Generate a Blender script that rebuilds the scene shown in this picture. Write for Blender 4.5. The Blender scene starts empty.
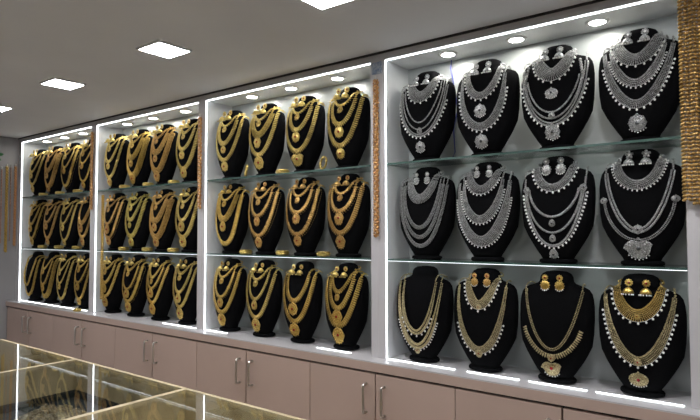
import bpy, math, random
import numpy as np
from mathutils import Vector
R = math.radians
random.seed(7); rng = np.random.default_rng(7)
scene = bpy.context.scene
COL = scene.collection
CAMZ = 1.5
F_PX, YAW, PITCH, ROLL = 565.8, R(-37.545), R(2.395), R(-0.133)

# ------------------------------------------------------------------ materials
def mat(name, color, rough=.5, metal=0., **kw):
    m = bpy.data.materials.new(name); m.use_nodes = True
    b = m.node_tree.nodes['Principled BSDF']
    b.inputs['Base Color'].default_value = (*color, 1)
    b.inputs['Roughness'].default_value = rough
    b.inputs['Metallic'].default_value = metal
    for k, v in kw.items():
        b.inputs[k.replace('_', ' ')].default_value = v
    return m

def vary(m, color_a, color_b, scale=60, rough=None, bump=0., kind='noise', stretch=None, detail=3):
    nt = m.node_tree; b = nt.nodes['Principled BSDF']
    tc = nt.nodes.new('ShaderNodeTexCoord')
    src = tc.outputs['Object']
    if stretch:
        mp = nt.nodes.new('ShaderNodeMapping'); mp.inputs['Scale'].default_value = stretch
        nt.links.new(src, mp.inputs['Vector']); src = mp.outputs['Vector']
    if kind == 'noise':
        t = nt.nodes.new('ShaderNodeTexNoise'); t.inputs['Scale'].default_value = scale; t.inputs['Detail'].default_value = detail
        out = t.outputs['Fac']
    else:
        t = nt.nodes.new('ShaderNodeTexVoronoi'); t.inputs['Scale'].default_value = scale
        out = t.outputs['Distance']
    nt.links.new(src, t.inputs['Vector'])
    cr = nt.nodes.new('ShaderNodeValToRGB')
    cr.color_ramp.elements[0].color = (*color_a, 1); cr.color_ramp.elements[1].color = (*color_b, 1)
    cr.color_ramp.elements[0].position = .3; cr.color_ramp.elements[1].position = .7
    nt.links.new(out, cr.inputs['Fac']); nt.links.new(cr.outputs['Color'], b.inputs['Base Color'])
    if bump:
        bp = nt.nodes.new('ShaderNodeBump'); bp.inputs['Strength'].default_value = bump; bp.inputs['Distance'].default_value = .002
        nt.links.new(out, bp.inputs['Height']); nt.links.new(bp.outputs['Normal'], b.inputs['Normal'])
    return m

def emit(name, color, strength):
    m = bpy.data.materials.new(name); m.use_nodes = True; nt = m.node_tree
    nt.nodes.clear(); e = nt.nodes.new('ShaderNodeEmission'); o = nt.nodes.new('ShaderNodeOutputMaterial')
    e.inputs['Color'].default_value = (*color, 1); e.inputs['Strength'].default_value = strength
    nt.links.new(e.outputs[0], o.inputs['Surface']); return m

def thin_glass(name, tint, f0=.05, rough=.02):
    m = bpy.data.materials.new(name); m.use_nodes = True; nt = m.node_tree; nt.nodes.clear()
    o = nt.nodes.new('ShaderNodeOutputMaterial'); mx = nt.nodes.new('ShaderNodeMixShader')
    t = nt.nodes.new('ShaderNodeBsdfTransparent'); t.inputs['Color'].default_value = (*tint, 1)
    g = nt.nodes.new('ShaderNodeBsdfGlossy'); g.inputs['Roughness'].default_value = rough
    lw = nt.nodes.new('ShaderNodeLayerWeight'); lw.inputs['Blend'].default_value = .5
    p = nt.nodes.new('ShaderNodeMath'); p.operation = 'POWER'; p.inputs[1].default_value = 5
    ma = nt.nodes.new('ShaderNodeMath'); ma.operation = 'MULTIPLY_ADD'; ma.inputs[1].default_value = 1 - f0; ma.inputs[2].default_value = f0
    nt.links.new(lw.outputs['Facing'], p.inputs[0]); nt.links.new(p.outputs[0], ma.inputs[0])
    nt.links.new(ma.outputs[0], mx.inputs['Fac']); nt.links.new(t.outputs[0], mx.inputs[1]); nt.links.new(g.outputs[0], mx.inputs[2])
    nt.links.new(mx.outputs[0], o.inputs['Surface']); return m

M = {}
M['velvet'] = vary(mat('velvet', (.003, .003, .003), .95, Specular_IOR_Level=.06), (.0022, .0022, .0026), (.0045, .0045, .005), 300)
M['gold'] = vary(mat('gold', (.7, .46, .13), .34, .9), (.36, .235, .05), (.82, .57, .17), 220, bump=.5)
M['pale_gold'] = vary(mat('pale_gold', (.7, .55, .25), .36, .9), (.38, .28, .07), (.88, .67, .24), 220, bump=.5)
M['red_gold'] = vary(mat('red_gold', (.6, .3, .1), .38, .85), (.34, .19, .05), (.84, .55, .20), 200, bump=.5)
M['green_gold'] = vary(mat('green_gold', (.5, .42, .1), .36, .85), (.26, .23, .05), (.82, .63, .19), 160, bump=.5)
M['silver'] = vary(mat('silver', (.6, .6, .58), .38, .85), (.07, .07, .07), (.66, .66, .65), 330, bump=.6)
M['pearl'] = mat('pearl', (.88, .88, .86), .25, 0)
M['ruby'] = mat('ruby', (.30, .015, .02), .15, 0, Coat_Weight=.5)
M['dark_gem'] = mat('dark_gem', (.05, .05, .055), .12, 0, Coat_Weight=.5)
M['laminate'] = vary(mat('laminate', (.62, .63, .63), .28), (.68, .69, .70), (.72, .73, .74), 5)
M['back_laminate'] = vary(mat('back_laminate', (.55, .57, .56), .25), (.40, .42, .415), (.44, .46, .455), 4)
M['frame_laminate'] = vary(mat('frame_laminate', (.52, .50, .51), .35), (.50, .48, .49), (.54, .52, .53), 5)
M['door_laminate'] = vary(mat('door_laminate', (.36, .28, .26), .32), (.45, .335, .283), (.49, .365, .31), 3)
M['gap'] = mat('gap', (.03, .025, .025), .8)
M['chrome'] = mat('chrome', (.68, .66, .63), .32, 1)
M['led'] = emit('led', (.90, .96, 1.0), 5)
M['added_shelf_glow'] = emit('added_shelf_glow', (.90, .96, 1.0), 1.7)  # glow of the strip added under the middle shelf
M['downlight'] = emit('downlight', (1.0, .98, .90), 55)
M['panel_light'] = emit('panel_light', (.97, .98, 1.0), 44)
M['white_plastic'] = mat('white_plastic', (.7, .7, .7), .4)
M['glass'] = thin_glass('glass', (.88, .92, .90), .03)
M['top_glass'] = thin_glass('top_glass', (.96, .97, .96), .035, .02)
M['glass_edge'] = mat('glass_edge', (.06, .11, .095), .2, 0, Coat_Weight=.6)
M['ceiling'] = vary(mat('ceiling_paint', (.5, .5, .51), .75), (.66, .66, .68), (.70, .70, .72), 3)
M['wall'] = vary(mat('wall_paint', (.42, .40, .41), .7), (.27, .26, .265), (.31, .30, .305), 3)
M['floor'] = vary(mat('floor_tile', (.32, .28, .24), .3), (.46, .42, .38), (.54, .49, .44), 4)
M['wood'] = vary(mat('wood_veneer', (.4, .3, .18), .4), (.36, .29, .17), (.60, .49, .30), 3.2, stretch=(3.5, 3.5, .8), detail=6)
M['pale_wood'] = vary(mat('pale_wood', (.62, .5, .33), .45), (.50, .41, .26), (.60, .50, .33), 8, stretch=(1, 1, 5))
M['trinket'] = vary(mat('trinket', (.4, .3, .2), .35, .7), (.12, .08, .05), (.75, .66, .48), 130, bump=.5)
M['antique_gold'] = vary(mat('antique_gold', (.4, .3, .1), .45, .8), (.20, .11, .03), (.66, .44, .16), 90, bump=.5)
M['stone_gold'] = vary(mat('stone_gold', (.5, .4, .2), .4, .8), (.16, .12, .05), (.76, .65, .38), 260, bump=.5)
M['worn_gold'] = vary(mat('worn_gold', (.5, .4, .2), .4, .85), (.30, .20, .05), (.78, .57, .20), 240, bump=.5)
M['bronze'] = vary(mat('bronze', (.45, .22, .08), .4, .7), (.28, .11, .04), (.68, .40, .16), 120, bump=.4)
M['rose_bead'] = vary(mat('rose_bead', (.4, .22, .16), .4, .5), (.30, .14, .10), (.50, .32, .22), 120, bump=.3)
M['orange_bead'] = vary(mat('orange_bead', (.55, .27, .1), .4, .4), (.45, .2, .07), (.66, .36, .15), 120, bump=.3)
M['black'] = mat('black_plastic', (.012, .012, .014), .45)
M['blue_cable'] = mat('blue_cable', (.06, .07, .30), .4)
M['blue_cloth'] = vary(mat('blue_cloth', (.2, .27, .36), .8), (.12, .17, .28), (.42, .46, .50), 90)
M['leaf'] = vary(mat('leaf', (.03, .12, .04), .5), (.02, .09, .03), (.05, .18, .06), 40)
M['charcoal'] = mat('charcoal_velvet', (.02, .025, .025), .9)

# ------------------------------------------------------------------ mesh builder
def grid_sphere(nu, nv):
    v = [(0, 0, 1)]
    for j in range(1, nv):
        th = math.pi * j / nv
        for i in range(nu):
            a = 2 * math.pi * i / nu
            v.append((math.sin(th) * math.cos(a), math.sin(th) * math.sin(a), math.cos(th)))
    v.append((0, 0, -1)); f = []
    for i in range(nu):
        f.append((0, 1 + i, 1 + (i + 1) % nu))
        for j in range(nv - 2):
            a = 1 + j * nu; b = a + nu
            f.append((a + i, b + i, b + (i + 1) % nu, a + (i + 1) % nu))
        a = 1 + (nv - 2) * nu
        f.append((a + i, len(v) - 1, a + (i + 1) % nu))
    return np.array(v), f
SPH = {0: grid_sphere(6, 4), 1: grid_sphere(8, 6), 2: grid_sphere(14, 9)}

class MB:
    def __init__(s): s.v = []; s.f = []; s.mi = []; s.n = 0
    def add(s, verts, faces, mi=0):
        s.v.append(np.asarray(verts, float).reshape(-1, 3)); n = s.n
        s.f += [tuple(i + n for i in f) for f in faces]; s.mi += [mi] * len(faces); s.n += len(verts)
    def box(s, x0, x1, y0, y1, z0, z1, mi=0, emi=None):
        v = [(x, y, z) for x in (x0, x1) for y in (y0, y1) for z in (z0, z1)]
        f = [(0, 1, 3, 2), (4, 6, 7, 5), (0, 4, 5, 1), (2, 3, 7, 6), (0, 2, 6, 4), (1, 5, 7, 3)]
        for i, q in enumerate(f): s.add(v, [q], mi if (emi is None or i >= 4) else emi)
    def ell(s, c, r, X=(1, 0, 0), Y=(0, 1, 0), Z=(0, 0, 1), q=0):
        if np.isscalar(r): r = (r, r, r)
        t, f = SPH[q]
        A = np.array([np.array(X) * r[0], np.array(Y) * r[1], np.array(Z) * r[2]])
        s.add(t @ A + np.array(c), f)
    def tube(s, pts, r, n=6, closed=False, cap=True):
        P = np.array(pts, float); N = len(P); rr = np.full(N, r) if np.isscalar(r) else np.array(r)
        V = []; up = np.array([0.13, .21, .97])
        for i in range(N):
            t = P[(i + 1) % N] - P[i - 1] if closed else P[min(i + 1, N - 1)] - P[max(i - 1, 0)]
            t = t / (np.linalg.norm(t) + 1e-12)
            a = np.cross(t, up); a /= np.linalg.norm(a) + 1e-12; b = np.cross(t, a)
            for k in range(n):
                g = 2 * math.pi * k / n; V.append(P[i] + rr[i] * (a * math.cos(g) + b * math.sin(g)))
        F = []
        for i in range(N if closed else N - 1):
            j = (i + 1) % N
            for k in range(n): F.append((i * n + k, i * n + (k + 1) % n, j * n + (k + 1) % n, j * n + k))
        if cap and not closed: F += [tuple(range(n))[::-1], tuple((N - 1) * n + k for k in range(n))]
        s.add(V, F)
    def lathe(s, prof, c=(0, 0, 0), n=20, sx=1, sy=1):
        V = []; F = []; m = len(prof)
        for (r, z) in prof:
            for k in range(n):
                a = 2 * math.pi * k / n; V.append((c[0] + r * sx * math.cos(a), c[1] + r * sy * math.sin(a), c[2] + z))
        for j in range(m - 1):
            for k in range(n): F.append((j * n + k, j * n + (k + 1) % n, (j + 1) * n + (k + 1) % n, (j + 1) * n + k))
        F += [tuple(range(n))[::-1], tuple((m - 1) * n + k for k in range(n))]
        s.add(V, F)
    def build(s, name, mats, parent=None, smooth=False, loc=None):
        me = bpy.data.meshes.new(name)
        V = np.concatenate(s.v)
        me.from_pydata(V.tolist(), [], s.f)
        if not isinstance(mats, (list, tuple)): mats = [mats]
        for m in mats: me.materials.append(m)
        if len(mats) > 1: me.polygons.foreach_set('material_index', s.mi)
        if smooth: me.polygons.foreach_set('use_smooth', [True] * len(me.polygons))
        me.update()
        o = bpy.data.objects.new(name, me); COL.objects.link(o)
        if parent: o.parent = parent
        if loc: o.location = loc
        return o

def bevel(o, w=.003, seg=2):
    b = o.modifiers.new('bevel', 'BEVEL'); b.width = w; b.segments = seg; b.limit_method = 'ANGLE'; return o
def thing(name, label, cat, loc=(0, 0, 0), group=None, rotz=0):
    o = bpy.data.objects.new(name, None); COL.objects.link(o); o.empty_display_size = .05
    o.location = loc; o.rotation_euler = (0, 0, rotz); o['label'] = label; o['category'] = cat
    if group: o['group'] = group
    return o
def tag(o, label, cat, group=None, kind=None):
    o['label'] = label; o['category'] = cat
    if group: o['group'] = group
    if kind: o['kind'] = kind
    return o
def struct(o): o['kind'] = 'structure'; return o
def boxobj(name, m, parent, *b, bev=0, **k):
    mb = MB(); mb.box(*b, **k); o = mb.build(name, m, parent)
    if bev: bevel(o, bev)
    return o

# ------------------------------------------------------------------ levels
ZB, ZS2, ZS1, ZT, ZC = CAMZ - .5276, CAMZ - .111, CAMZ + .2966, CAMZ + .747, CAMZ + .784
YF, YB, YL = 2.0, 2.19, 1.924           # case front, case back, cabinet ledge front
XW = -4.945                             # end wall
BAYS = [(-4.894, -3.788), (-3.726, -2.613), (-2.553, -1.419), (-1.346, -.238)]
BAYNAME = ['leftmost bay', 'second bay from left', 'third bay from left', 'rightmost bay']
ORD = ['first', 'second', 'third', 'fourth']
ROWN = ['top shelf', 'middle shelf', 'bottom ledge']

# ------------------------------------------------------------------ room
XR, YN = 2.4, -2.2
YW = 2.24
struct(boxobj('floor', M['floor'], None, XW - .1, XR + .1, YN - .1, YW + .1, -.08, 0))
struct(boxobj('ceiling', M['ceiling'], None, XW - .1, XR + .1, YN - .1, YW + .1, ZC, ZC + .08))
struct(boxobj('wall_left', M['wall'], None, XW - .1, XW, YN - .1, YW + .1, 0, ZC))
struct(boxobj('wall_back', M['wall'], None, XW, XR, YW, YW + .1, 0, ZC))
struct(boxobj('wall_right', M['wall'], None, XR, XR + .1, YN - .1, YW + .1, 0, ZC))
struct(boxobj('wall_front', M['wall'], None, XW, XR, YN - .1, YN, 0, ZC))

# ------------------------------------------------------------------ display cases
def frame_edges():
    e = []
    for i, (a, b) in enumerate(BAYS):
        L = XW + .001 if i == 0 else (BAYS[i - 1][1] + a) / 2 + .0003
        Rr = b + .05 if i == 3 else (b + BAYS[i + 1][0]) / 2 - .0003
        e.append((L, Rr))
    return e
EDG = frame_edges()
case_lab = ['white lit display case against the end wall, crowded with gold necklaces',
            'white lit display case of gold sets, second from the left end',
            'white lit display case of gold sets, between second case and silver case',
            'white lit display case holding silver sets over gold sets, at right']
for i, (a, b) in enumerate(BAYS):
    L, Rr = EDG[i]
    t = thing('display_case', case_lab[i], 'display case', ((a + b) / 2, YF, ZB), 'display cases along the wall')
    ox = (a + b) / 2
    def B(name, m, x0, x1, y0, y1, z0, z1, par=t, bev=0, **k):
        return boxobj(name, m, par, x0 - ox, x1 - ox, y0 - YF, y1 - YF, z0 - ZB, z1 - ZB, bev=bev, **k)
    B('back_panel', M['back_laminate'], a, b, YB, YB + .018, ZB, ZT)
    B('side_panel', [M['laminate'], M['frame_laminate']], L, a, YF, YB + .018, ZB + .0005, ZC - .001)
    B('side_panel', [M['laminate'], M['frame_laminate']], b, Rr, YF, YB + .018, ZB + .0005, ZC - .001)
    B('top_panel', M['laminate'], a, b, YF, YB + .018, ZT, ZC - .001)
    # face frame (thin facing on the front edges)
    mb = MB()
    y0, y1 = YF - .004 - YF, YF - .0005 - YF
    mb.box(L - ox, a - ox, y0, y1, .0005, ZC - ZB - .002); mb.box(b - ox, Rr - ox, y0, y1, .0005, ZC - ZB - .002)
    mb.box(a - ox, b - ox, y0, y1, ZT - ZB, ZC - ZB - .002)
    mb.build('face_frame', M['frame_laminate'], t)
    for z in (ZS2, ZS1):
        B('glass_shelf', [M['glass'], M['glass_edge']], a + .002, b - .002, YF + .006, YB - .004, z - .004, z + .004, emi=1)
    B('added_glow_strip', M['added_shelf_glow'], a + .004, b - .003, YF + .007, YF + .012, ZS2 - .0052, ZS2 - .0042)  # added glow strip, gives the bright shelf line mirrored in the counter glass
    # LED strips along the four inner edges
    s = .005
    B('led_strip', M['led'], a, a + .0025, YF + .001, YF + .001 + s * .8, ZB + .004, ZT - .004)
    B('led_strip', M['led'], a + .003, b - .003, YF + .001, YF + .001 + s, ZT - .004, ZT - .001)
    for (f0, f1) in [[(0, .97)], [(.70, .99)], [(0, .17), (.72, .90)], [(0, .29), (.33, .52), (.545, .73), (.75, .985)]][i]:
        B('led_strip', M['led'], a + .003 + f0 * (b - a), a - .003 + f1 * (b - a), YF + .001, YF + .001 + s * .6, ZB + .0005, ZB + .0026)
# black shadow joint between the cases and the ceiling
tr = MB(); tr.box(XW + .001, EDG[3][1], YF - .012, YF - .0045, ZC - .008, ZC - .0005)
struct(tr.build('trim_1', M['gap']))
# end filler right of the last case
fl = MB(); fl.box(EDG[3][1] + .001, EDG[3][1] + .24, YF - .02, YB + .018, ZB + .0005, ZC - .001)
struct(fl.build('trim_2', M['frame_laminate']))

DL = [[-4.673, -4.38, -4.10], [-3.51, -3.205, -2.87], [-2.281, -1.99, -1.684], [-1.094, -.801, -.506]]
for i, xs in enumerate(DL):
    for k, x in enumerate(xs):
        t = thing('downlight', f'round white recessed downlight, {ORD[k]} from left, in roof of {BAYNAME[i]}', 'downlight', (x, YF + .095, ZT), 'downlights in the display case roofs')
        mb = MB(); mb.lathe([(.026, -.0005), (.040, -.0005), (.040, -.003), (.036, -.0055), (.028, -.0055), (.026, -.003)], n=28); mb.build('rim', M['white_plastic'], t, True)
        mb = MB(); mb.lathe([(.0, -.0012), (.0265, -.0012), (.0265, -.004), (.0, -.0045)], n=28); mb.build('lens', M['downlight'], t)

# ceiling panel lights
names_cl = ['square LED ceiling panel, farthest, cut by the left picture edge', 'square LED ceiling panel, second from the left end of the row',
            'square LED ceiling panel above the second display case, large and bright', 'square LED ceiling panel at the top picture edge, nearest and largest',
            'added unseen LED ceiling panel above the right display case, for room light', 'added unseen LED ceiling panel at the right end of the row, for room light']  # last two panels are unseen, added to light the room
CLP = [(-3.83 + .885 * k, 1.395, names_cl[k]) for k in range(6)]
CLP += [(-3.83 + .885 * k, .0, f'added unseen LED ceiling panel for room light, second row, {n_} from the end wall') for k, n_ in enumerate(['first', 'second', 'third', 'fourth', 'fifth', 'sixth'])]  # unseen second row, added to brighten the room
for (x, yl, nm) in CLP:
    t = thing('ceiling_light', nm, 'ceiling light', (x, yl, ZC), 'square panel lights in the ceiling')
    w = .074
    mb = MB()
    for (p, q, r_, s_) in ((-w - .008, w + .008, -w - .008, -w), (-w - .008, w + .008, w, w + .008), (-w - .008, -w, -w, w), (w, w + .008, -w, w)):
        mb.box(p, q, r_, s_, -.010, -.0005)
    mb.build('frame', M['white_plastic'], t)
    mb = MB(); mb.box(-w, w, -w, w, -.008, -.002); mb.build('diffuser', M['panel_light'], t)

# ------------------------------------------------------------------ base cabinets
led = boxobj('cabinet_worktop', [M['frame_laminate']], None, XW + .002, .42, YL, YB + .03, ZB - .005, ZB - .0002)
lip = boxobj('front_lip', M['door_laminate'], led, XW + .002, .42, YL, YL + .02, ZB - .040, ZB - .0055)
tag(led, 'long continuous white ledge with taupe front lip under the display cases', 'worktop')
seams = [-4.92, -4.538, -4.157, -3.74, -3.331, -2.929, -2.521, -2.131, -1.71, -1.352, -.99, -.60, -.21]
hz0, hz1 = CAMZ - .737, CAMZ - .622
cabs = [(0, 2), (2, 4), (4, 6), (6, 8), (8, 10), (10, 12)]
clab = ['taupe two-door base cabinet touching the end wall', 'taupe two-door base cabinet, second from end wall', 'taupe two-door base cabinet below the second display case\'s right half',
        'taupe two-door base cabinet below the third display case, largest in view', 'taupe two-door base cabinet straddling below the pillar beside silver case', 'taupe two-door base cabinet below right end of silver case']
for ci, (p, q) in enumerate(cabs):
    x0, x1 = seams[p], seams[q]
    t = thing('base_cabinet', clab[ci], 'cabinet', ((x0 + x1) / 2, YL, 0), 'taupe base cabinets in a row')
    ox = (x0 + x1) / 2
    boxobj('carcass', M['gap'], t, x0 + .001 - ox, x1 - .001 - ox, .0245, YB - YL + .02, .06, ZB - .0415)
    boxobj('plinth', M['door_laminate'], t, x0 + .001 - ox, x1 - .001 - ox, .05, .07, 0, .058)
    sm = seams[p + 1]
    for (d0, d1, side) in ((x0, sm, 1), (sm, x1, 0)):
        d = boxobj('door', M['door_laminate'], t, d0 + (.0018 if side else .0035) - ox, d1 - (.0035 if side else .0018) - ox, .003, .022, .065, ZB - .050, bev=.0015)
        hx = (d1 - .045 if side else d0 + .045) - ox
        mb = MB(); n = 4; pts = []
        for k in range(n + 1):
            a = math.pi / 2 * k / n; pts.append((hx, -.022 + .008 - .008 * math.sin(a), hz0 + .008 - .008 * math.cos(a)))
        pts = [(hx, .003, hz0)] + pts
        pts2 = [(x, y, hz0 + hz1 - z) for (x, y, z) in pts[::-1]]
        mb.tube(pts + pts2, .0055, 8)
        mb.build('handle', M['chrome'], d, True)

# ------------------------------------------------------------------ glass counters
ZG, ZD = CAMZ - .5512, CAMZ - .705
YC1, YC0 = 1.258, .60
bars = [-3.258, -2.476, -1.694, -.912, -.13]
ctag = ['glass-topped wooden display counter at left picture edge', 'glass-topped wooden display counter with tray and heap of jewellery inside',
        'glass-topped wooden display counter at bottom centre, right of the jewellery heap', 'glass-topped wooden display counter continuing right, below the picture edge']
for k in range(4):
    x0, x1 = bars[k] + .0006, bars[k + 1] - .0006
    ox = (x0 + x1) / 2
    t = thing('display_counter', ctag[k], 'display counter', (ox, YC0, 0), 'glass display counters in a row')
    W = (x1 - x0) / 2; D = YC1 - YC0
    def B(name, m, *b, par=t, bev=0, **kk): return boxobj(name, m, par, *b, bev=bev, **kk)
    B('side_panel', M['wood'], -W, -W + .008, 0, D, .05, ZG - .012)
    B('side_panel', M['wood'], W - .008, W, 0, D, .05, ZG - .012)
    B('rear_panel', M['wood'], -W + .0085, W - .0085, D - .016, D, .05, ZG - .012)
    B('front_panel', M['door_laminate'], -W + .0085, W - .0085, 0, .016, .05, ZD - .02)
    B('front_glass', M['glass'], -W + .0085, W - .0085, .002, .008, ZD - .019, ZG - .012)
    B('deck', M['wood'], -W + .0085, W - .0085, .0165, D - .0165, ZD - .018, ZD)
    B('plinth', M['gap'], -W + .02, W - .02, .03, D - .02, 0, .0495)
    mb = MB()
    zl, zh = ZG - .0115, ZG + .0056
    mb.box(-W, -W + .010, 0, D, zl, zh); mb.box(W - .010, W, 0, D, zl, zh)
    mb.box(-W + .010, W - .010, D - .014, D, zl, zh)
    mb.box(-W + .010, W - .010, 0, .014, zl, zh)
    mb.build('top_frame', M['pale_wood'], t)
    B('glass_top', M['top_glass'], -W + .0102, W - .0102, .0142, D - .0142, ZG - .0003, ZG + .0054)

# contents of the second counter
tx, ty = -2.19, 1.02
tray = MB()
tray.box(-.26, .26, -.22, .22, 0, .006)
for b_ in ((-.26, .26, -.22, -.212), (-.26, .26, .212, .22), (-.26, -.252, -.212, .212), (.252, .26, -.212, .212)): tray.box(*b_, .006, .035)
tag(bevel(tray.build('jewellery_tray', M['charcoal'], None, loc=(tx, ty, ZD + .0005)), .002), 'shallow black velvet tray under the jewellery heap inside the counter', 'tray')
heap = MB()
for i in range(900):
    a = rng.uniform(0, 6.283); rr = rng.uniform(0, 1) ** .6
    x = rr * .165 * math.cos(a); y = rr * .13 * math.sin(a)
    h = .052 * (1 - rr ** 2) * (1 + .25 * math.sin(9 * x * 7) * math.cos(40 * y)) + .004
    z = .0066 + h * rng.uniform(.75, 1.0)
    q = rng.normal(size=3); q /= np.linalg.norm(q); p = np.cross(q, [0, 0, 1]); p /= np.linalg.norm(p) + 1e-9; w = np.cross(q, p)
    s_ = rng.uniform(.004, .008)
    if z - s_ < .0068: z = .0068 + s_
    heap.ell((x, y, z), (s_, s_ * .8, s_ * .3), p, w, q)
heap.lathe([(.155, .0066), (.145, .016), (.12, .032), (.06, .045), (.0, .048)], n=24, sy=.8)
tag(heap.build('jewellery_heap', M['trinket'], None, loc=(tx + .03, ty - .01, ZD + .0005)), 'loose heap of small gold trinkets in the black tray inside the counter', 'jewellery', kind='stuff')

# ------------------------------------------------------------------ busts
HS = .972
PROF = [  # z, half width, front depth, back depth, yc
 (.016, .058, .036, .030, 0), (.026, .063, .040, .031, 0), (.038, .072, .045, .032, 0), (.055, .083, .050, .033, 0), (.075, .096, .054, .034, .001), (.10, .111, .058, .035, .002),
 (.135, .128, .061, .037, .003), (.18, .1345, .063, .038, .004), (.23, .137, .061, .038, .006), (.27, .137, .056, .037, .008), (.300, .134, .050, .036, .010), (.320, .129, .046, .035, .012),
 (.334, .119, .043, .034, .013), (.342, .104, .041, .034, .014), (.348, .086, .040, .033, .014), (.354, .070, .039, .033, .015), (.362, .0625, .038, .033, .016), (.378, .060, .037, .032, .017),
 (.389, .053, .033, .029, .018), (.397, .038, .025, .022, .018), (.400, .012, .010, .010, .018)]
PA = np.array(PROF); PA[:, 0] *= HS
NEXP = 2.25
WSC = .955
def prm(z):
    q = [np.interp(z, PA[:, 0], PA[:, k]) for k in (1, 2, 3, 4)]; q[0] *= WSC
    return q
def surf(x, z, off=0.):
    def y_at(x, z):
        w, f, b, yc = prm(z); t = min(abs(x) / w, .985)
        return yc - f * (1 - t ** NEXP) ** (1 / NEXP)
    y = y_at(x, z); e = .004
    dx = (y_at(x + e, z) - y_at(x - e, z)) / (2 * e); dz = (y_at(x, z + e) - y_at(x, z - e)) / (2 * e)
    n = np.array([dx, -1, dz]); n /= np.linalg.norm(n)
    return np.array([x, y, z]) + n * off, n

def bust_mesh():
    mb = MB(); n = 32; V = []; F = []
    for (z, w, f, b, yc) in PROF:
        for k in range(n):
            a = 2 * math.pi * k / n; c, s_ = math.cos(a), math.sin(a)
            px = w * WSC * math.copysign(abs(c) ** (2 / NEXP), c)
            d = f if s_ < 0 else b
            py = yc + d * math.copysign(abs(s_) ** (2 / NEXP), s_)
            V.append((px, py, z * HS))
    m = len(PROF)
    for j in range(m - 1):
        for k in range(n): F.append((j * n + k, j * n + (k + 1) % n, (j + 1) * n + (k + 1) % n, (j + 1) * n + k))
    F += [tuple(range(n))[::-1], tuple((m - 1) * n + k for k in range(n))]
    mb.add(V, F); return mb
_b = bust_mesh(); BT = _b.build('torso', M['velvet'], None, True)
WSC = .86; _b = bust_mesh(); BT2 = _b.build('torso', M['velvet'], None, True); WSC = .955
_b = MB(); _b.lathe([(.060, 0), (.066, .002), (.067, .008), (.064, .013), (.056, .0155), (.03, .016)], n=32, sy=.74); BBASE = _b.build('base', M['velvet'], None, True)
TORSO_ME, TORSO_SLIM, BASE_ME = BT.data, BT2.data, BBASE.data
bpy.data.objects.remove(BT2)
bpy.data.objects.remove(BT); bpy.data.objects.remove(BBASE)

from mathutils.bvhtree import BVHTree
def _tree(me): return BVHTree.FromPolygons([v.co[:] for v in me.vertices], [tuple(p.vertices) for p in me.polygons])
TREE = {.955: _tree(TORSO_ME), .86: _tree(TORSO_SLIM)}
def push(p, h):
    loc, nr, _, d = TREE[WSC].find_nearest(Vector(p))
    nr = np.array(nr); s_ = (np.array(p) - np.array(loc)) @ nr
    return (np.array(loc) + nr * h if s_ < h else np.array(p)), nr
def up_curve(a, zt, zb, q, n=61, m=1.0):
    P = []
    for k in range(n):
        th = -math.pi / 2 + math.pi * k / (n - 1)
        P.append((a * math.copysign(abs(math.sin(th)) ** m, math.sin(th)), zt - (zt - zb) * max(math.cos(th), 0) ** q))
    return P
def resample(P3, step):
    P3 = np.array(P3); d = np.r_[0, np.cumsum(np.linalg.norm(np.diff(P3, axis=0), axis=1))]
    n = max(int(round(d[-1] / step)), 4); s_ = np.linspace(0, d[-1], n + 1)
    return np.array([np.interp(s_, d, P3[:, i]) for i in range(3)]).T, d[-1]

def tails(a, zt, choker):
    out = []
    for sg in (-1, 1):
        if choker:
            w, f, b, yc = prm(zt)
            o = .0055
            pts = [((w + o) * math.cos(t), yc + (b + o) * math.sin(t), zt + .014 * math.sin(t)) for t in (.12, .5, .9, 1.3)]
            out.append([(sg * x, y, z) for (x, y, z) in pts])
        else:
            yc = .014; xe = .088 * WSC; x1 = xe + (a - xe) * .45
            zt_at = lambda x: np.interp(x / WSC, [.0625, .070, .086, .104, .119, .129], [.362, .355, .349, .343, .335, .322]) * HS + .003
            out.append([(sg * x, yc + dy, zt_at(x) + dz) for x, dy, dz in ((a * .99, -.018, -.001), (a * .7 + x1 * .3, 0, .002), (a * .35 + x1 * .65, .018, .002), (x1, .031, -.003))])
    return out

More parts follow.
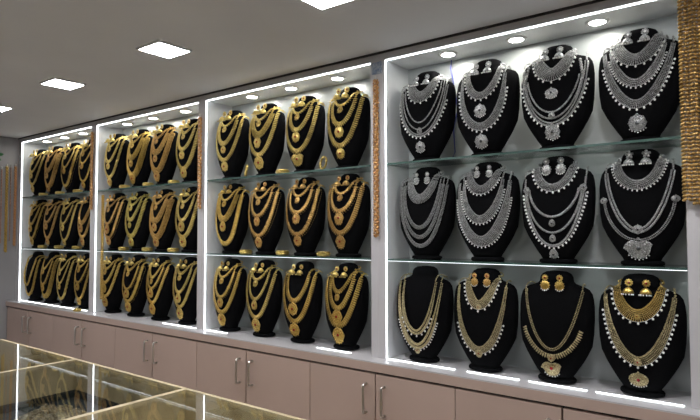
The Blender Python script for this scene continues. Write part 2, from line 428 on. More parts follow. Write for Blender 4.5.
def necklace(t, style, m, a, zt, zb, q=1.0, w=.012, wc=1.0, fringe=0, mm=1.0, fm=None, qd=0, pend=None, prob=None, choker=False, ends=True, rows=None, tailw=.6, layer=0, fspan=.8):
    """adds parts chain, pearl_fringe, pendant ... to the empty t (bust coordinates)"""
    if choker: zt = max(zt + .024, .369)
    zt *= HS; zb *= HS; a *= WSC
    HO = {'coin': .0048, 'leaf': .0045, 'bead': w * .5 + .0012, 'bigbead': .007, 'mesh': .004, 'rope': .0045, 'double': w * max(wc, 1) * .25 + .0014, 'ruffle': .004}[style] + (.001 if choker else 0); H0 = HO
    C = up_curve(a, zt, zb, q, m=mm)
    lim = lambda x, z: math.copysign(min(abs(x), prm(z)[0] * .955), x)
    base = []
    for ci, (x, z) in enumerate(C):
        p, n_ = surf(lim(x, z), z, HO + .0045 * layer * math.sin(math.pi * ci / (len(C) - 1))); base.append(p)
    step = {'coin': .0105, 'leaf': .0096, 'bead': .0062, 'bigbead': .0115, 'mesh': .0058, 'rope': .0052, 'double': .0065, 'ruffle': .0058}[style]
    if qd: step *= .85
    pts, L = resample(base, step); N = len(pts)
    mb = MB(); fr = MB(); nfr = 0; thread = []
    for i, p in enumerate(pts):
        T = pts[min(i + 1, N - 1)] - pts[max(i - 1, 0)]; T /= np.linalg.norm(T)
        s_ = i / (N - 1) * 2 - 1
        HO = H0 + .0045 * layer * max(math.cos(s_ * math.pi / 2), 0)
        p, n_ = push(p, HO)
        Bv = np.cross(n_, T); Bv /= np.linalg.norm(Bv)
        if Bv[2] > 0 and abs(T[0]) > .3: Bv = -Bv
        if abs(T[0]) <= .3 and Bv[0] * p[0] < 0: Bv = -Bv      # outward
        s_ = i / (N - 1) * 2 - 1
        cen = math.cos(s_ * math.pi / 2) ** 1.6
        ww = w * (1 + (wc - 1) * cen)
        j = rng.uniform(.88, 1.12)
        def pt(b_, off):
            x = p[0] + Bv[0] * b_; z = p[2] + Bv[2] * b_
            z = min(max(z, .02), .395 * HS)
            return push(surf(lim(x, z), z, off + HO - .0028)[0], HO)[0]
        if style == 'coin':
            mb.ell(p + n_ * .0015, (min(ww * .5 * j, step * .56), ww * .5 * j, .0018), T, Bv, n_ + T * .25, qd)
            mb.ell(pt(ww * .62, .0028), .0018, q=0)
        elif style == 'leaf':
            mb.ell(p + n_ * .001, (step * .37, ww * .5 * j, .0030), T, Bv, n_, qd)
            mb.ell(pt(-ww * .42, .003), (step * .5, .0026, .0026), T, Bv, n_, 0)
        elif style == 'bead': mb.ell(p, ww * .5 * j, q=qd)
        elif style == 'bigbead': mb.ell(p, (.0056, .0056, .0048), T, Bv, n_, 1)
        elif style == 'rope':
            mb.ell(p, (step * .62, ww * .5, .0028), (T + Bv * .4), Bv, n_, qd)
        elif style == 'double':
            for b_ in (-ww * .3, ww * .3): mb.ell(pt(b_, .003), ww * .24, q=qd)
        elif style in ('mesh', 'ruffle'):
            nr = max(2, int(round(ww / .0052)))
            for k in range(nr):
                b_ = (-.5 + (k + .5) / nr) * ww
                if style == 'ruffle': mb.ell(pt(b_, .003 + .0015 * (k % 2)), (.0018, ww / nr * .62, .0024), T, Bv, n_, 0)
                else: mb.ell(pt(b_, .0022 + .0012 * rng.random()), (.0025 * j, .0025, .0022), T, Bv, n_, 0)
            mb.ell(pt(-ww * .5, .003), (step * .55, .0014, .0016), T, Bv, n_, 0)
        if fringe and abs(s_) < fspan:
            fs = max(1, int(round((.0150 if fringe == 1 else .0085) / step)))
            if i % fs == (N // 2) % fs:
                pr = .0036 if fringe == 1 else .0027
                q0 = pt(ww * .5 + .0012, .003); q1 = pt(ww * .5 + .0058, .0035)
                fr.ell(q1, (pr, pr, pr * 1.15), q=1 if qd else 0)
                fr.tube([q0, q1], .0009, 4, cap=False); nfr += 1; thread.append(q0)
    # straps over the shoulders
    HO = H0
    if ends:
        for tl, endp in zip(tails(a, zt, choker), (pts[0], pts[-1])):
            tp, _ = resample([endp] + tl, step)
            for i in range(len(tp)): tp[i] = push(tp[i], HO + .0035 + (.002 if not choker else 0))[0]
            for i, p in enumerate(tp[1:]):
                if style in ('bead', 'bigbead', 'rope'): mb.ell(p, min(w * .42, .0048), q=0)
                else:
                    T = tp[i + 1] - tp[i]; T /= np.linalg.norm(T) + 1e-9
                    out = push(p, HO)[1]; out = out - T * (out @ T); out /= np.linalg.norm(out) + 1e-9
                    mb.ell(p + out * .001, (step * .6, w * .5 * tailw, .0022), T, np.cross(out, T), out, 0)
    mb.build('chain', m, t, True)
    if len(thread) > 1: fr.tube(thread, .0007, 4, cap=False)
    if nfr: fr.build('pearl_fringe', fm or M['pearl'], t, True)
    # pendant
    if pend:
        kind, r = pend[0], pend[1]; pm = pend[2] if len(pend) > 2 else m; gm = pend[3] if len(pend) > 3 else M['ruby']
        zc = zb - w * wc * .5 - r * .75
        pendant(t, kind, r, 0, max(zc, .024 + r * 1.3), pm, gm, qd, off=.005 * layer)

def pendant(t, kind, r, x0, zc, pm, gm, qd=0, pearls=True, off=0):
    c, n_ = surf(x0, zc, .004 + off)
    X = np.array([1, 0, 0]) - n_ * n_[0]; X /= np.linalg.norm(X); Yv = np.cross(n_, X)
    if Yv[2] < 0: Yv = -Yv
    def P(u, v, h): return c + X * u + Yv * v + n_ * h
    K = 22; mb = MB()
    def rad(a):
        s_, c_ = math.sin(a), math.cos(a)
        if kind == 'round': return r * (1 + .05 * math.cos(8 * a))
        if kind == 'shield': return r * (1 + .28 * max(-s_, 0) ** 6 + .05 * math.cos(6 * a))
        if kind == 'drop': return r * (.78 + .30 * max(s_, 0) ** 5 + .1 * max(-s_, 0))
        if kind == 'crescent': return r * (1.15 * abs(c_) ** .5 + .001 if s_ > 0 else 1.15) * (1 - .28 * max(s_, 0)) + (r * .35 if s_ > 0 else 0)
        if kind == 'oval': return r / math.sqrt((c_ / 1.25) ** 2 + (s_ / .9) ** 2)
        return r
    A = [2 * math.pi * k / K for k in range(K)]
    V = []; F = []
    lev = [(1, -.002), (1, .001), (.82, .0035), (.55, .003), (.35, .005)]
    c = c + n_ * .0015
    for (s_, h) in lev:
        for a in A: V.append(P(rad(a) * s_ * math.cos(a), rad(a) * s_ * math.sin(a), h))
    V.append(P(0, 0, .006))
    for j in range(len(lev) - 1):
        for k in range(K): F.append((j * K + k, j * K + (k + 1) % K, (j + 1) * K + (k + 1) % K, (j + 1) * K + k))
    for k in range(K): F.append(((len(lev) - 1) * K + k, (len(lev) - 1) * K + (k + 1) % K, len(V) - 1))
    F.append(tuple(range(K))[::-1])
    mb.add(V, F)
    for k in range(K):
        a = A[k]; mb.ell(P(rad(a) * .93 * math.cos(a), rad(a) * .93 * math.sin(a), .003), max(r * .10, .0012), q=0)
        if k % 2 == 0: mb.ell(P(rad(a) * .62 * math.cos(a), rad(a) * .62 * math.sin(a), .0045), r * .11, q=0)
    mb.ell(P(0, r * 1.02, .002), r * .16, q=0)
    po = mb.build('pendant', pm, t, True)
    g = MB(); g.ell(c + n_ * .0062, (r * .24, r * .24, r * .14), X, Yv, n_, 1 if qd else 0); g.build('gemstone', gm, po, True)
    if pearls:
        f = MB(); nn = 7 if qd else 5
        for k in range(nn):
            a = -math.pi / 2 + (k - (nn - 1) / 2) * (.30 if qd else .36)
            rr = rad(a) + .003; pz = P(rr * math.cos(a), rr * math.sin(a), .0012)
            if pz[2] < .019: continue
            f.ell(pz, .0024 if qd else .0021, q=0)
        if f.n: f.build('pearl_drops', M['pearl'] if qd else pm, po, True)
    return po

def earring(loc, side, m, label, group, z=.366, dx=.024, sc=1.0, kind='jhumka', qd=0, fm=None):
    z *= HS
    c, n_ = surf(side * dx, z, .003)
    c[1] = min(surf(side * dx, z - q_ * .004, 0)[0][1] for q_ in range(0, int(9 * sc) + 1)) - .0035
    t = thing('earring', label, 'earring', (loc[0] + c[0], loc[1] + c[1], loc[2] + c[2]), group)
    mb = MB()
    r = .0085 * sc
    n = 10 if kind != 'star' else 5
    mb.ell((0, -.002, 0), (r * .75, .0025, r * .75), q=1)
    for k in range(n):
        a = 2 * math.pi * k / n + math.pi / 2
        mb.ell((r * .8 * math.cos(a), -.002, r * .8 * math.sin(a)), (r * (.25 if n > 5 else .42), .0022, r * (.25 if n > 5 else .42)), q=0)
    mb.build('stud', m, t, True)
    g = MB(); g.ell((0, -.0045, 0), (r * .3, .0015, r * .3), q=0); g.build('gemstone', M['ruby'] if m not in (M['silver'],) else M['pearl'], t, True)
    b = MB(); R_ = .0125 * sc; zt = -r - .001
    bc = -.010 * sc - .002     # stands off so that the bell clears the velvet
    if kind == 'disc':
        b.ell((0, -.003, zt - R_ * .9), (R_ * .95, .003, R_ * .95), q=1)
        for k in range(12):
            a = 2 * math.pi * k / 12; b.ell((R_ * .95 * math.cos(a), -.003, zt - R_ * .9 + R_ * .95 * math.sin(a)), .0018 * sc, q=0)
        zb_ = zt - R_ * 1.9; pr = [(R_ * math.sin(a) * 1.0, zt - R_ * .9 - R_ * 1.12 * math.cos(a)) for a in (-.8, -.4, 0, .4, .8)]
    else:
        b.lathe([(.001, zt), (.003 * sc, zt - .001), (R_ * .55, zt - R_ * .25), (R_ * .85, zt - R_ * .6), (R_, zt - R_ * 1.05), (R_ * .95, zt - R_ * 1.1)], c=(0, bc + .002, 0), n=14, sy=.8)
        zb_ = zt - R_ * 1.25; pr = [(R_ * .95 * math.cos(a), zb_ - .001) for a in (0, .8, 1.3, 1.85, 2.35, 3.14)]
    b.build('bell' if kind != 'disc' else 'disc_drop', m, t, True)
    f = MB()
    for (x, z_) in pr: f.ell((x, (bc - R_ * .6) * (1 if kind != 'disc' else .3), z_), .0019 * sc, q=0)
    f.build('bead_drops', fm or M['pearl'], t, True)

def make_bust(x, y, z, label, rot=0):
    t = thing('necklace_bust', label, 'display bust', (x, y, z), 'black velvet necklace busts', rot)
    for n_, me in (('torso', TORSO_ME if WSC == .955 else TORSO_SLIM), ('base', BASE_ME)):
        o = bpy.data.objects.new(n_, me); COL.objects.link(o); o.parent = t
    return t

YBUST = 2.088
YROW = [0, 0, -.018]
ROWZ = [ZS1 + .0042, ZS2 + .0042, ZB + .0036]
def where(b, r, i): return f'{ORD[i]} bust, {ROWN[r]}, {BAYNAME[b]}'

def neck_thing(kind_words, b, r, i, loc, group):
    return thing('necklace', f'{kind_words}, {where(b, r, i)}', 'necklace', loc, group)

# ---- right bay: individually described sets
S, G, PG, RG, GG, PR = M['silver'], M['gold'], M['pale_gold'], M['red_gold'], M['green_gold'], M['pearl']
SG, G2 = M['stone_gold'], M['worn_gold']
DG, RB = M['dark_gem'], M['ruby']
XB4 = [-1.192, -.921, -.649, -.374]
# (words, list of necklace calls (each dict), extra pendants [(kind, r, x, z)])
def N(**k): return k
BAY4 = {
 (0, 0): [('wide silver bib choker with pearl drops', [N(style='mesh', m=S, a=.062, zt=.335, zb=.272, q=1.2, w=.018, wc=2.6, fringe=1, choker=True)], []),
          ('layered silver chain necklace with round pendant', [N(style='bead', m=S, a=.088, zt=.31, zb=.165, q=1.5, w=.006), N(style='bead', m=S, a=.098, zt=.305, zb=.135, q=1.2, w=.006),
            N(style='double', m=S, a=.108, zt=.315, zb=.11, q=1.0, w=.012, fringe=1)], [('round', .017, 0, .062), ('drop', .011, 0, .128)])],
 (0, 1): [('silver crescent collar with pearls and medallion', [N(style='mesh', m=S, a=.068, zt=.335, zb=.235, q=1.0, w=.012, wc=2.2, fringe=1, choker=True)], [('round', .019, 0, .178)]),
          ('broad silver necklace with round pendant', [N(style='mesh', m=S, a=.090, zt=.318, zb=.115, q=.8, w=.012, wc=2.4, fringe=1)], [('round', .021, 0, .058)])],
 (0, 2): [('silver mesh bib choker with pearls and medallion', [N(style='mesh', m=S, a=.064, zt=.342, zb=.270, q=1.5, w=.022, wc=2.2, fringe=1, choker=True)], [('oval', .015, 0, .205)]),
          ('big-beaded silver necklace with swags and medallion', [N(style='bigbead', m=S, a=.103, zt=.315, zb=.20, q=.25, w=.012, ends=True) if False else N(style='bead', m=S, a=.094, zt=.262, zb=.135, q=1.4, w=.007, ends=False),
            N(style='bead', m=S, a=.100, zt=.25, zb=.112, q=1.3, w=.007, ends=False), N(style='double', m=S, a=.112, zt=.31, zb=.092, q=1.0, w=.014, fringe=1)], [('round', .021, 0, .063), ('round', .009, 0, .122)])],
 (0, 3): [('wide silver mesh choker with pearl drops', [N(style='mesh', m=S, a=.066, zt=.333, zb=.270, q=1.2, w=.028, wc=1.4, fringe=1, fspan=.62, choker=True)], []),
          ('silver V-shaped necklace with fine pearl edge', [N(style='mesh', m=S, a=.083, zt=.322, zb=.195, q=1.6, w=.013, wc=1.8, fringe=2)], []),
          ('long silver necklace with round filigree pendant', [N(style='mesh', m=S, a=.106, zt=.318, zb=.125, q=1.5, w=.014, wc=1.9, fringe=1)], [('round', .022, 0, .062)])],
 (1, 0): [('wide plain silver mesh bib choker', [N(style='mesh', m=S, a=.064, zt=.325, zb=.252, q=1.1, w=.022, wc=1.8, choker=True)], []),
          ('silver three-strand ruffled necklace', [N(style='ruffle', m=S, a=.085, zt=.315, zb=.135, q=1.1, w=.010, wc=1.5), N(style='ruffle', m=S, a=.097, zt=.313, zb=.095, q=1.1, w=.010, wc=1.5),
            N(style='ruffle', m=S, a=.110, zt=.31, zb=.058, q=1.1, w=.010, wc=1.5)], [])],
 (1, 1): [('silver collar with pearl edge and small drop', [N(style='mesh', m=S, a=.064, zt=.335, zb=.275, q=1.3, w=.022, wc=1.5, fringe=2, choker=True, fspan=.6)], []),
          ('silver crescent necklace with pearl edge', [N(style='mesh', m=S, a=.081, zt=.318, zb=.165, q=1.1, w=.012, wc=2.4, fringe=2)], []),
          ('long silver necklace with broad crescent bottom', [N(style='mesh', m=S, a=.106, zt=.312, zb=.080, q=1.1, w=.013, wc=2.9, fringe=2)], [])],
 (1, 2): [('silver studded choker with pearl drops', [N(style='mesh', m=S, a=.066, zt=.330, zb=.272, q=1.0, w=.022, wc=1.2, fringe=1, choker=True)], []),
          ('layered silver necklace with clasps and teardrop pendants', [N(style='rope', m=S, a=.090, zt=.27, zb=.170, q=1.3, w=.010, ends=False), N(style='rope', m=S, a=.098, zt=.26, zb=.112, q=1.2, w=.009, ends=False),
            N(style='rope', m=S, a=.110, zt=.312, zb=.066, q=1.2, w=.008, fringe=1)], [('drop', .011, 0, .146), ('drop', .011, 0, .091), ('drop', .015, 0, .036), ('round', .010, .098, .272), ('round', .010, -.098, .272)])],
 (1, 3): [('silver choker with continuous white pearl edge', [N(style='mesh', m=S, a=.068, zt=.325, zb=.268, q=.9, w=.022, wc=1.3, fringe=2, choker=True, fspan=.98)], []),
          ('silver double-strand necklace with half-moon pendant', [N(style='double', m=S, a=.100, zt=.312, zb=.118, q=1.5, w=.014, wc=1.2), N(style='double', m=S, a=.106, zt=.225, zb=.086, q=1.15, w=.010, ends=False)],
            [('round', .012, 0, .122), ('crescent', .025, 0, .060), ('oval', .009, .104, .222), ('oval', .009, -.104, .222)])],
 (2, 0): [('pale gold necklace with crescent and pearls', [N(style='double', m=SG, a=.074, zt=.330, zb=.128, q=1.0, w=.009, wc=2.2, fringe=1, fspan=.38)], []),
          ('long gold necklace with red-set crescent and pearls', [N(style='double', m=SG, a=.096, zt=.325, zb=.070, q=1.1, w=.009, wc=2.6, fringe=2, fspan=.5)], [('shield', .010, 0, .052)])],
 (2, 1): [('gold V-shaped bib choker with pearl drops', [N(style='mesh', m=SG, a=.064, zt=.325, zb=.255, q=1.8, w=.013, wc=2.6, fringe=1, choker=True)], [('round', .008, 0, .25)]),
          ('long pale gold necklace with pearl-edged crescent', [N(style='mesh', m=SG, a=.098, zt=.325, zb=.086, q=1.05, w=.010, wc=2.6, fringe=1, fspan=.5)], [('shield', .011, 0, .074)])],
 (2, 2): [('long gold leaf-fringed necklace with peacock pendant', [N(style='double', m=SG, a=.100, zt=.325, zb=.122, q=1.6, w=.010), N(style='leaf', m=SG, a=.100, zt=.190, zb=.096, q=1.5, w=.018, ends=False)],
            [('round', .010, 0, .092), ('crescent', .020, 0, .056)])],
 (2, 3): [('wide gold bib choker with pearl drops', [N(style='mesh', m=G2, a=.068, zt=.332, zb=.262, q=1.0, w=.018, wc=2.1, fringe=1, choker=True)], [('round', .007, 0, .262)]),
          ('long broad gold necklace with oval pendant', [N(style='mesh', m=SG, a=.104, zt=.322, zb=.118, q=1.4, w=.013, wc=2.2, fringe=1)], [('round', .010, 0, .115), ('oval', .019, 0, .058)])],
}
EAR4 = {(0, 0): ('jhumka', S, .362, 1.1), (0, 1): ('jhumka', S, .364, 1.2), (0, 2): ('jhumka', S, .368, 1.15), (0, 3): ('jhumka', S, .372, 1.15),
        (1, 0): ('disc', S, .362, .95), (1, 1): ('disc', S, .372, .9), (1, 2): ('disc', S, .376, 1.2), (1, 3): ('star', S, .376, 1.15),
        (2, 1): ('disc', RG, .372, 1.0), (2, 2): ('disc', G, .376, 1.1), (2, 3): ('jhumka', G, .372, 1.2)}
EW = {'jhumka': 'bell', 'disc': 'disc', 'star': 'star-topped'}
for (r, i), necks in BAY4.items():
    loc = (XB4[i] - (0, .005, .011)[r], YBUST + YROW[r], ROWZ[r])
    make_bust(*loc, f'black velvet bust, {where(3, r, i)}')
    for ni, (words, calls, pends) in enumerate(necks):
        t = neck_thing(words, 3, r, i, loc, 'necklaces on the busts of the right display case')
        for c in calls: necklace(t, qd=1, layer=len(necks) - 1 - ni, **c)
        pm = calls[-1]['m']
        for (kd, rr, px, pz) in pends: pendant(t, kd, rr * 1.22, px, pz * HS, pm, DG if pm is S else RB, 1, pearls=(rr > .0125))
        if 'big-beaded' in words:
            bb = MB()
            for sg in (-1, 1):
                for k in range(8):
                    zz = (.318 - k * .0105) * HS; xx = sg * (.090 + .009 * math.sin(k / 7 * 1.6))
                    bb.ell(surf(min(max(xx, -prm(zz)[0] * .93), prm(zz)[0] * .93), zz, .0065)[0], .0056, q=1)
            bb.build('large_beads', S, t, True)
    if (r, i) in EAR4:
        kd, em, ez, sc = EAR4[(r, i)]
        mw = 'silver' if em is S else 'gold'
        for sd, sw in ((-1, 'left'), (1, 'right')):
            earring(loc, sd, em, f'{mw} {EW[kd]} earring, {sw} one, {where(3, r, i)}', 'earrings in the right display case', z=ez, dx=.025, sc=sc * 1.2, kind=kd, qd=1)

# ---- gold bays
WSC = .86
# per bust: material, choker?, mid (style,zb,q,w,pendant kind,r), long (style,zb,q,w,pendant kind,r)
MW = {'G': ('gold', G), 'P': ('pale gold', PG), 'R': ('red-tinted gold', RG), 'V': ('green-tinted gold', GG)}
GOLD = {
 2: [[('P', 'c', ('leaf', .195, 1.0, .020, 'round', .013), ('leaf', .105, 1.0, .017, 'round', .018)),
      ('P', 'c', ('mesh', .215, 1.3, .020, 'shield', .017), ('leaf', .110, 1.0, .018, 'round', .023)),
      ('P', 'c', ('leaf', .210, 1.1, .018, 'round', .017), ('leaf', .105, .9, .018, 'crescent', .021)),
      ('P', 'c', ('leaf', .205, 1.1, .017, 'round', .018), ('leaf', .105, 1.1, .018, 'round', .017))],
     [('G', 'c', ('mesh', .190, 1.2, .020, 'drop', .019), ('rope', .055, .9, .020, None, 0)),
      ('R', 'c', ('coin', .205, 1.1, .014, 'shield', .014), ('coin', .100, 1.0, .017, 'shield', .017)),
      ('R', 'c', ('coin', .215, .9, .015, 'round', .017), ('coin', .108, .9, .016, 'round', .017)),
      ('R', 'c', ('coin', .215, 1.0, .016, 'shield', .018), ('leaf', .110, 1.1, .019, 'shield', .019))],
     [('G', 'c', ('coin', .190, 1.1, .014, 'shield', .015), ('leaf', .105, 1.1, .017, 'shield', .021)),
      ('P', 'c', ('leaf', .195, 1.2, .012, 'drop', .017), ('leaf', .100, 1.2, .016, 'shield', .021)),
      ('G', '', ('leaf', .205, 1.1, .017, 'round', .020), ('leaf', .105, 1.1, .018, 'round', .022)),
      ('G', 'v', ('leaf', .190, 1.3, .017, 'shield', .020), ('leaf', .110, 1.3, .019, 'shield', .023))]],
 1: [[('P', 'c', ('leaf', .190, 1.0, .017, 'round', .013), ('leaf', .085, 1.0, .016, 'shield', .017)),
      ('G', 'c', ('mesh', .195, 1.1, .022, 'round', .014), ('mesh', .080, 1.0, .024, 'shield', .020)),
      ('R', 'c', ('mesh', .205, 1.2, .022, 'round', .014), ('mesh', .090, 1.1, .022, 'shield', .020)),
      ('P', 'c', ('leaf', .200, .9, .018, 'round', .016), ('leaf', .085, .9, .020, 'round', .020))],
     [('R', 'c', ('coin', .180, 1.2, .016, 'drop', .022), ('coin', .085, 1.1, .016, 'drop', .022)),
      ('V', 'c', ('leaf', .200, 1.3, .020, 'round', .012), ('leaf', .095, 1.0, .022, 'round', .019)),
      ('R', 'c', ('mesh', .190, 1.2, .022, 'round', .016), ('mesh', .090, 1.0, .022, 'round', .020)),
      ('P', 'c', ('leaf', .190, 1.0, .016, 'round', .020), ('leaf', .090, .9, .020, 'round', .022))],
     [('G', 'c', ('leaf', .205, 1.0, .017, 'round', .020), ('leaf', .115, 1.0, .017, 'round', .022)),
      ('G', 'c', ('coin', .180, .9, .012, 'round', .018), ('coin', .100, 1.0, .018, 'round', .022)),
      ('G', 'v', ('coin', .200, 1.3, .013, 'drop', .019), ('leaf', .110, 1.4, .016, 'shield', .021)),
      ('P', 'c', ('leaf', .190, 1.1, .014, 'drop', .020), ('leaf', .105, 1.3, .015, 'shield', .021))]],
 0: [[('P', 'c', ('leaf', .200, 1.0, .015, 'round', .014), ('leaf', .100, 1.0, .016, 'shield', .017)),
      ('R', 'c', ('mesh', .190, 1.0, .022, 'round', .014), ('mesh', .070, 1.0, .022, 'round', .016)),
      ('G', 'c', ('rope', .200, 1.1, .013, 'round', .014), ('coin', .060, 1.2, .020, None, 0)),
      ('G', 'c', ('rope', .210, 1.0, .011, 'round', .012), ('rope', .080, 1.0, .013, 'round', .015))],
     [('G', 'c', ('leaf', .190, 1.0, .018, 'round', .017), ('coin', .080, 1.1, .018, 'shield', .018)),
      ('R', 'c', ('coin', .205, 1.0, .016, 'round', .016), ('leaf', .080, 1.0, .018, 'round', .017)),
      ('P', 'c', ('coin', .190, 1.1, .013, 'drop', .017), ('rope', .065, 1.0, .015, 'round', .014)),
      ('R', '', ('mesh', .190, 1.1, .018, 'drop', .020), ('leaf', .090, 1.0, .017, 'shield', .017))],
     [('G', '', ('bead', .130, 1.1, .010, None, 0), ('leaf', .050, .8, .018, None, 0)),
      ('G', 'v', ('coin', .150, 1.0, .014, 'drop', .017), ('mesh', .055, .8, .020, None, 0)),
      ('P', 'v', ('leaf', .170, 1.1, .011, 'drop', .014), ('leaf', .055, 1.0, .016, None, 0)),
      ('G', 'c', ('coin', .190, 1.0, .013, 'round', .017), ('leaf', .070, 1.0, .015, 'round', .017))]]}
SW = {'leaf': 'leaf-link', 'mesh': 'filigree', 'coin': 'coin-link', 'rope': 'rope', 'bead': 'beaded', 'double': 'two-row'}
KW = {'round': 'round', 'shield': 'pointed', 'drop': 'teardrop', 'crescent': 'crescent', None: None}
XOFF = {0: -.018, 1: -.030, 2: -.032}
for b in (2, 1, 0):
    a_, c_ = BAYS[b]; cx = (a_ + c_) / 2 + XOFF[b]
    for r in range(3):
        for i in range(4):
            code, ch, mid, lng = GOLD[b][r][i]
            cw, m = MW[code]
            sp = .270 if b > 0 else .266
            jit = random.uniform(-.001, .001)
            loc = (cx + (i - 1.5) * sp + jit, YBUST + YROW[r] + random.uniform(-.003, .003), ROWZ[r])
            make_bust(*loc, f'black velvet bust, {where(b, r, i)}')
            grp = f'gold necklaces in the {BAYNAME[b]}'
            if ch == 'c':
                t = neck_thing(f'short {cw} choker', b, r, i, loc, grp)
                necklace(t, 'coin' if b == 2 else 'leaf', m, .062, .340, .295, 1.2, w=.014, wc=1.2, layer=2, choker=True, pend=('round', .014, m, RB))
            elif ch == 'v':
                t = neck_thing(f'short {cw} V-shaped necklace', b, r, i, loc, grp)
                necklace(t, 'leaf', m, .068, .330, .262, 1.5, w=.015, wc=1.2, layer=2, choker=True, pend=('shield', .012, m, RB))
            for (st, zb, q, w, kd, pr), aa, ln in ((mid, .076, 'mid-length'), (lng, .109, 'long')):
                wd = f'{ln} {cw} necklace' if kd is None else f'{ln} {cw} necklace, {KW[kd]} pendant'
                t = neck_thing(wd, b, r, i, loc, grp)
                necklace(t, st, m, aa, .325, zb, q, w=w * 1.35, layer=1 if ln != 'long' else 0, wc=1.15 if st != 'mesh' else 1.3, tailw=.55,
                         pend=(kd, pr * 1.38, m, RB) if kd else None)
            if not (b == 0 and r == 2 and i < 2):
                for sd, sw in ((-1, 'left'), (1, 'right')):
                    kd = 'jhumka'
                    em = PG if r != 1 else m
                    earring(loc, sd, em, f'{"pale gold" if em is PG else cw} bell earring, {sw} one, {where(b, r, i)}', f'gold earrings in the {BAYNAME[b]}', z=.374, dx=.024,
                            sc=1.7 if r == 0 else 1.4, kind=kd, fm=em)

# ------------------------------------------------------------------ bangles between the busts
def bangle_mesh(kind):
    mb = MB(); r = .027
    if kind == 'standing':
        pts = [(r * math.cos(a), .004 * math.sin(a), .006 + r + r * math.sin(a)) for a in np.linspace(0, 2 * math.pi, 32, endpoint=False)]
        mb.tube(pts, .0055, 8, closed=True)
        for k, p in enumerate(pts): mb.ell((p[0] * 1.14, p[1] - .004, (p[2] - .006 - r) * 1.14 + .006 + r), .0022)
    else:
        for h in (.006, .0175):
            pts = [(r * math.cos(a), r * math.sin(a), h) for a in np.linspace(0, 2 * math.pi, 32, endpoint=False)]
            mb.tube(pts, .0055, 8, closed=True)
        for k in range(24):
            a = 2 * math.pi * k / 24; mb.ell(((r + .005) * math.cos(a), (r + .005) * math.sin(a), .012), .003)
    return mb
BM = {}
for k in ('standing', 'flat'):
    o = bangle_mesh(k).build('bangle', M['pale_gold'], None, True); BM[k] = o.data; bpy.data.objects.remove(o)
for b in (0, 1, 2):
    a_, c_ = BAYS[b]; cx = (a_ + c_) / 2 + XOFF[b]
    for r in (0, 1):
        kinds = ['flat', 'flat', 'flat'] if r == 1 or b < 2 else ['standing', 'flat', 'standing']
        for i in range(3):
            o = bpy.data.objects.new('bangle', BM[kinds[i]]); COL.objects.link(o)
            o.location = (cx + (i - 1) * .270 + .012, 2.052, ROWZ[r] + (.0006 if kinds[i] == 'flat' else .0042)); o.rotation_euler = (0, 0, R(-35 + 8 * i))
            w_ = 'upright ornate gold bangle' if kinds[i] == 'standing' else 'stacked pair of gold bangles'
            tag(o, f'{w_} between {ORD[i]} and {ORD[i+1]} busts, {ROWN[r]}, {BAYNAME[b]}', 'bangle', 'gold bangles standing between the busts')
o = bpy.data.objects.new('bangle', BM['flat']); COL.objects.link(o); o.location = (-3.86, 1.955, ZB + .0008); o.scale = (.8, .8, .8)
tag(o, 'small gold bangle pair on the white ledge before the leftmost bay', 'bangle')

# ------------------------------------------------------------------ hanging garlands
def strand(mb, x, y, z0, z1, w, kind):
    L = z0 - z1
    if kind == 'coin':
        n = int(L / .011)
        for k in range(n):
            z = z0 - (k + .5) * L / n; s_ = 1 if k % 2 else -1
            mb.ell((x + s_ * w * .18, y, z), (w * .36, .0045, .008), (1, 0, .35 * s_), (0, 1, 0), (-.35 * s_, 0, 1), 0)
            mb.ell((x - s_ * w * .34, y - .003, z), (w * .16, .003, .0045), q=0)
    elif kind == 'bead':
        n = int(L / .012)
        for k in range(n): mb.ell((x, y, z0 - (k + .5) * L / n), (w * .5, w * .5, .0062), q=0)
    elif kind == 'tassel':
        n = int(L / .0115)
        for k in range(n):
            z = z0 - (k + .5) * L / n
            for s_ in (-1, 1):
                mb.ell((x + s_ * w * .26, y - .002, z), (w * .27, .007, .0046), (1, 0, -.5 * s_), (0, 1, 0), (.5 * s_, 0, 1), 1)
            if k % 2 == 0: mb.ell((x, y - .007, z), (.0045, .004, .005), q=0)
def garland(label, x, y, z0, z1, strands, m, group=None, hook=True):
    t = thing('hanging_garland', label, 'garland', (x, y, z1), group)
    for (dx, dy, w, kd, dz0, dz1) in strands:
        mb = MB(); strand(mb, dx, dy, z0 - z1 - dz0, dz1, w, kd); mb.build('strand', m, t, True)
    mb = MB(); hz = z0 - z1
    mb.tube([(0, 0, hz - .004), (0, 0, hz + .012)], .0025, 6); mb.ell((0, -.002, hz + .012), .005); mb.build('hook', M['chrome'], t, True)
    return t
YG = 1.984
garland('bronze gold coin garland on the pillar between third and rightmost bays', -1.383, YG, CAMZ + .665, CAMZ - .014, [(0, 0, .030, 'coin', 0, 0)], M['bronze'])
t = thing('blue_ribbon', 'blue and white patterned ribbon above the bronze garland', 'ribbon', (-1.383, 1.9925, CAMZ + .69))
mb = MB(); mb.box(-.026, .024, -.0022, .0022, 0, .052); mb.build('ribbon_band', M['blue_cloth'], t)
mb = MB()
for sg in (-1, 1): mb.ell((sg * .012, -.004, .012), (.012, .003, .009), (1, 0, .4 * sg), (0, 1, 0), (-.4 * sg, 0, 1), 1)
mb.build('bow', M['blue_cloth'], t, True)
garland('reddish bronze garland on the pillar between second and third bays', -2.583, YG, CAMZ + .655, CAMZ + .14, [(0, 0, .036, 'coin', 0, 0)], M['bronze'])
garland('bronze coin garland on the pillar between leftmost and second bays', -3.757, YG, CAMZ + .70, CAMZ + .17, [(0, 0, .036, 'coin', 0, 0)], M['bronze'])
garland('bright gold leaf garland hanging before left side of second bay', -3.60, YG, CAMZ + .262, CAMZ - .43, [(0, 0, .028, 'tassel', 0, 0), (-.012, .004, .014, 'bead', 0, .36)], M['gold'])
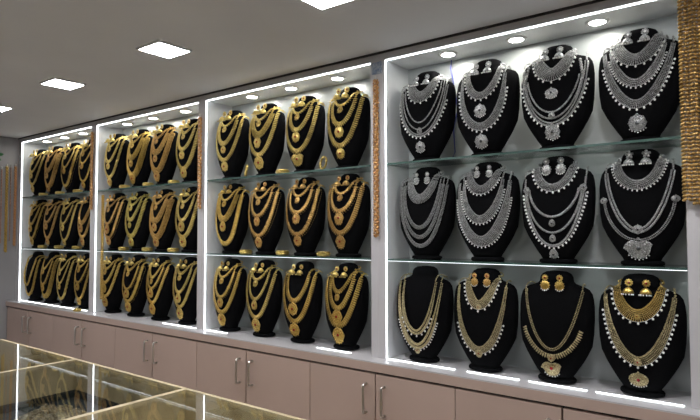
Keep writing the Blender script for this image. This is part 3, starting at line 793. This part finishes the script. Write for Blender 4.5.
garland('thick triple-strand gold garland hanging at far right picture edge', -.206, YG - .008, ZC - .02, CAMZ + .095, [(-.025, 0, .027, 'tassel', 0, 0), (0, -.004, .023, 'tassel', 0, -.012), (.025, 0, .027, 'tassel', 0, -.004)], M['antique_gold'])
XG = XW + .012
def wall_garland(label, y, z0, z1, w, kd, m):
    t = thing('hanging_garland', label, 'garland', (XG, y, z1), 'garlands hung on the end wall', R(90))
    mb = MB(); strand(mb, 0, 0, z0 - z1, 0, w, kd); mb.build('strand', m, t, True)
    mb = MB(); mb.tube([(0, 0, z0 - z1 - .003), (0, 0, z0 - z1 + .014)], .0022, 6); mb.ell((0, 0, z0 - z1 + .015), .005); mb.build('hook', M['chrome'], t, True)
wall_garland('dusty rose bead garland on end wall, leftmost of four', 1.870, CAMZ + .52, CAMZ - .07, .014, 'bead', M['rose_bead'])
wall_garland('dark gold coin garland on end wall, second from left, longest', 1.908, CAMZ + .545, CAMZ - .14, .022, 'coin', M['gold'])
wall_garland('thin rose bead garland on end wall, third from left', 1.937, CAMZ + .54, CAMZ - .05, .010, 'bead', M['rose_bead'])
wall_garland('orange bead garland on end wall, closest to the display case', 1.972, CAMZ + .55, CAMZ - .09, .020, 'coin', M['orange_bead'])
# green leaf spray on end wall
t = thing('leaf_spray', 'small dark green leaf spray on end wall at left picture edge', 'plant', (XW + .004, 1.80, CAMZ + .60))
for k, (dy, dz, rot) in enumerate([(0.0, .03, 30), (.02, .0, -10), (-.02, .01, 60), (.035, .03, 15)]):
    mb = MB(); c, s_ = math.cos(R(rot)), math.sin(R(rot)); L = .045
    V = []; F = []
    for j, (u, w) in enumerate([(0, .002), (.25, .011), (.55, .014), (.8, .009), (1, .001)]):
        for sgn, h in ((-1, .008), (0, .013), (1, .008)):
            V.append((h + .004 * math.sin(u * 3), dy + u * L * c - sgn * w * s_, dz + u * L * s_ + sgn * w * c))
    for j in range(4):
        for q in range(2): a = j * 3 + q; F.append((a, a + 1, a + 4, a + 3))
    mb.add(V, F); o = mb.build('leaf', M['leaf'], t, True)
    so = o.modifiers.new('solid', 'SOLIDIFY'); so.thickness = .001
mb = MB(); mb.tube([(.004, -.02, -.02), (.008, 0, .01), (.008, .02, .045)], .0018, 6); mb.build('stem', M['leaf'], t, True)

# cable and power adapter in the right bay
cb = MB(); cb.tube([(-1.120, 2.178, ZT - .002), (-1.118, 2.165, ZT - .04), (-1.108, 2.176, ZT - .12), (-1.096, 2.182, ZT - .22), (-1.116, 2.182, ZT - .30), (-1.108, 2.178, ZS1 + .05), (-1.115, 2.168, ZS1 + .024)], .0028, 8)
tag(cb.build('power_cable', M['blue_cable'], None, True), 'thin blue cable hanging down back of rightmost bay between silver sets', 'cable')
t = thing('power_adapter', 'low black power adapter on top shelf behind first two silver busts', 'power adapter', (-1.128, 2.166, ZS1 + .0044))
bevel(boxobj('housing', M['black'], t, -.055, .055, -.014, .014, 0, .018), .003)
mb = MB(); mb.ell((.03, -.0145, .010), (.003, .001, .003)); mb.build('indicator', M['white_plastic'], t)

# ------------------------------------------------------------------ world, camera, view
w = bpy.data.worlds.new('world'); scene.world = w; w.use_nodes = True
w.node_tree.nodes['Background'].inputs['Color'].default_value = (.5, .5, .55, 1); w.node_tree.nodes['Background'].inputs['Strength'].default_value = .02
cam = bpy.data.cameras.new('camera'); co = bpy.data.objects.new('camera', cam); COL.objects.link(co)
cam.sensor_width = 36; cam.lens = F_PX / 700 * 36; cam.clip_start = .02
fw = Vector((math.sin(YAW) * math.cos(PITCH), math.cos(YAW) * math.cos(PITCH), math.sin(PITCH)))
rt = Vector((math.cos(YAW), -math.sin(YAW), 0)); up = rt.cross(fw)
r2 = rt * math.cos(ROLL) + up * math.sin(ROLL); u2 = -rt * math.sin(ROLL) + up * math.cos(ROLL)
from mathutils import Matrix
mt = Matrix((r2, u2, -fw)).transposed().to_4x4(); mt.translation = (0, 0, CAMZ)
co.matrix_world = mt
scene.camera = co
vs = scene.view_settings
vs.view_transform = 'Standard'; vs.look = 'None'; vs.exposure = 1.1; vs.gamma = 1; vs.use_curve_mapping = False
scene.cycles.use_denoising = True
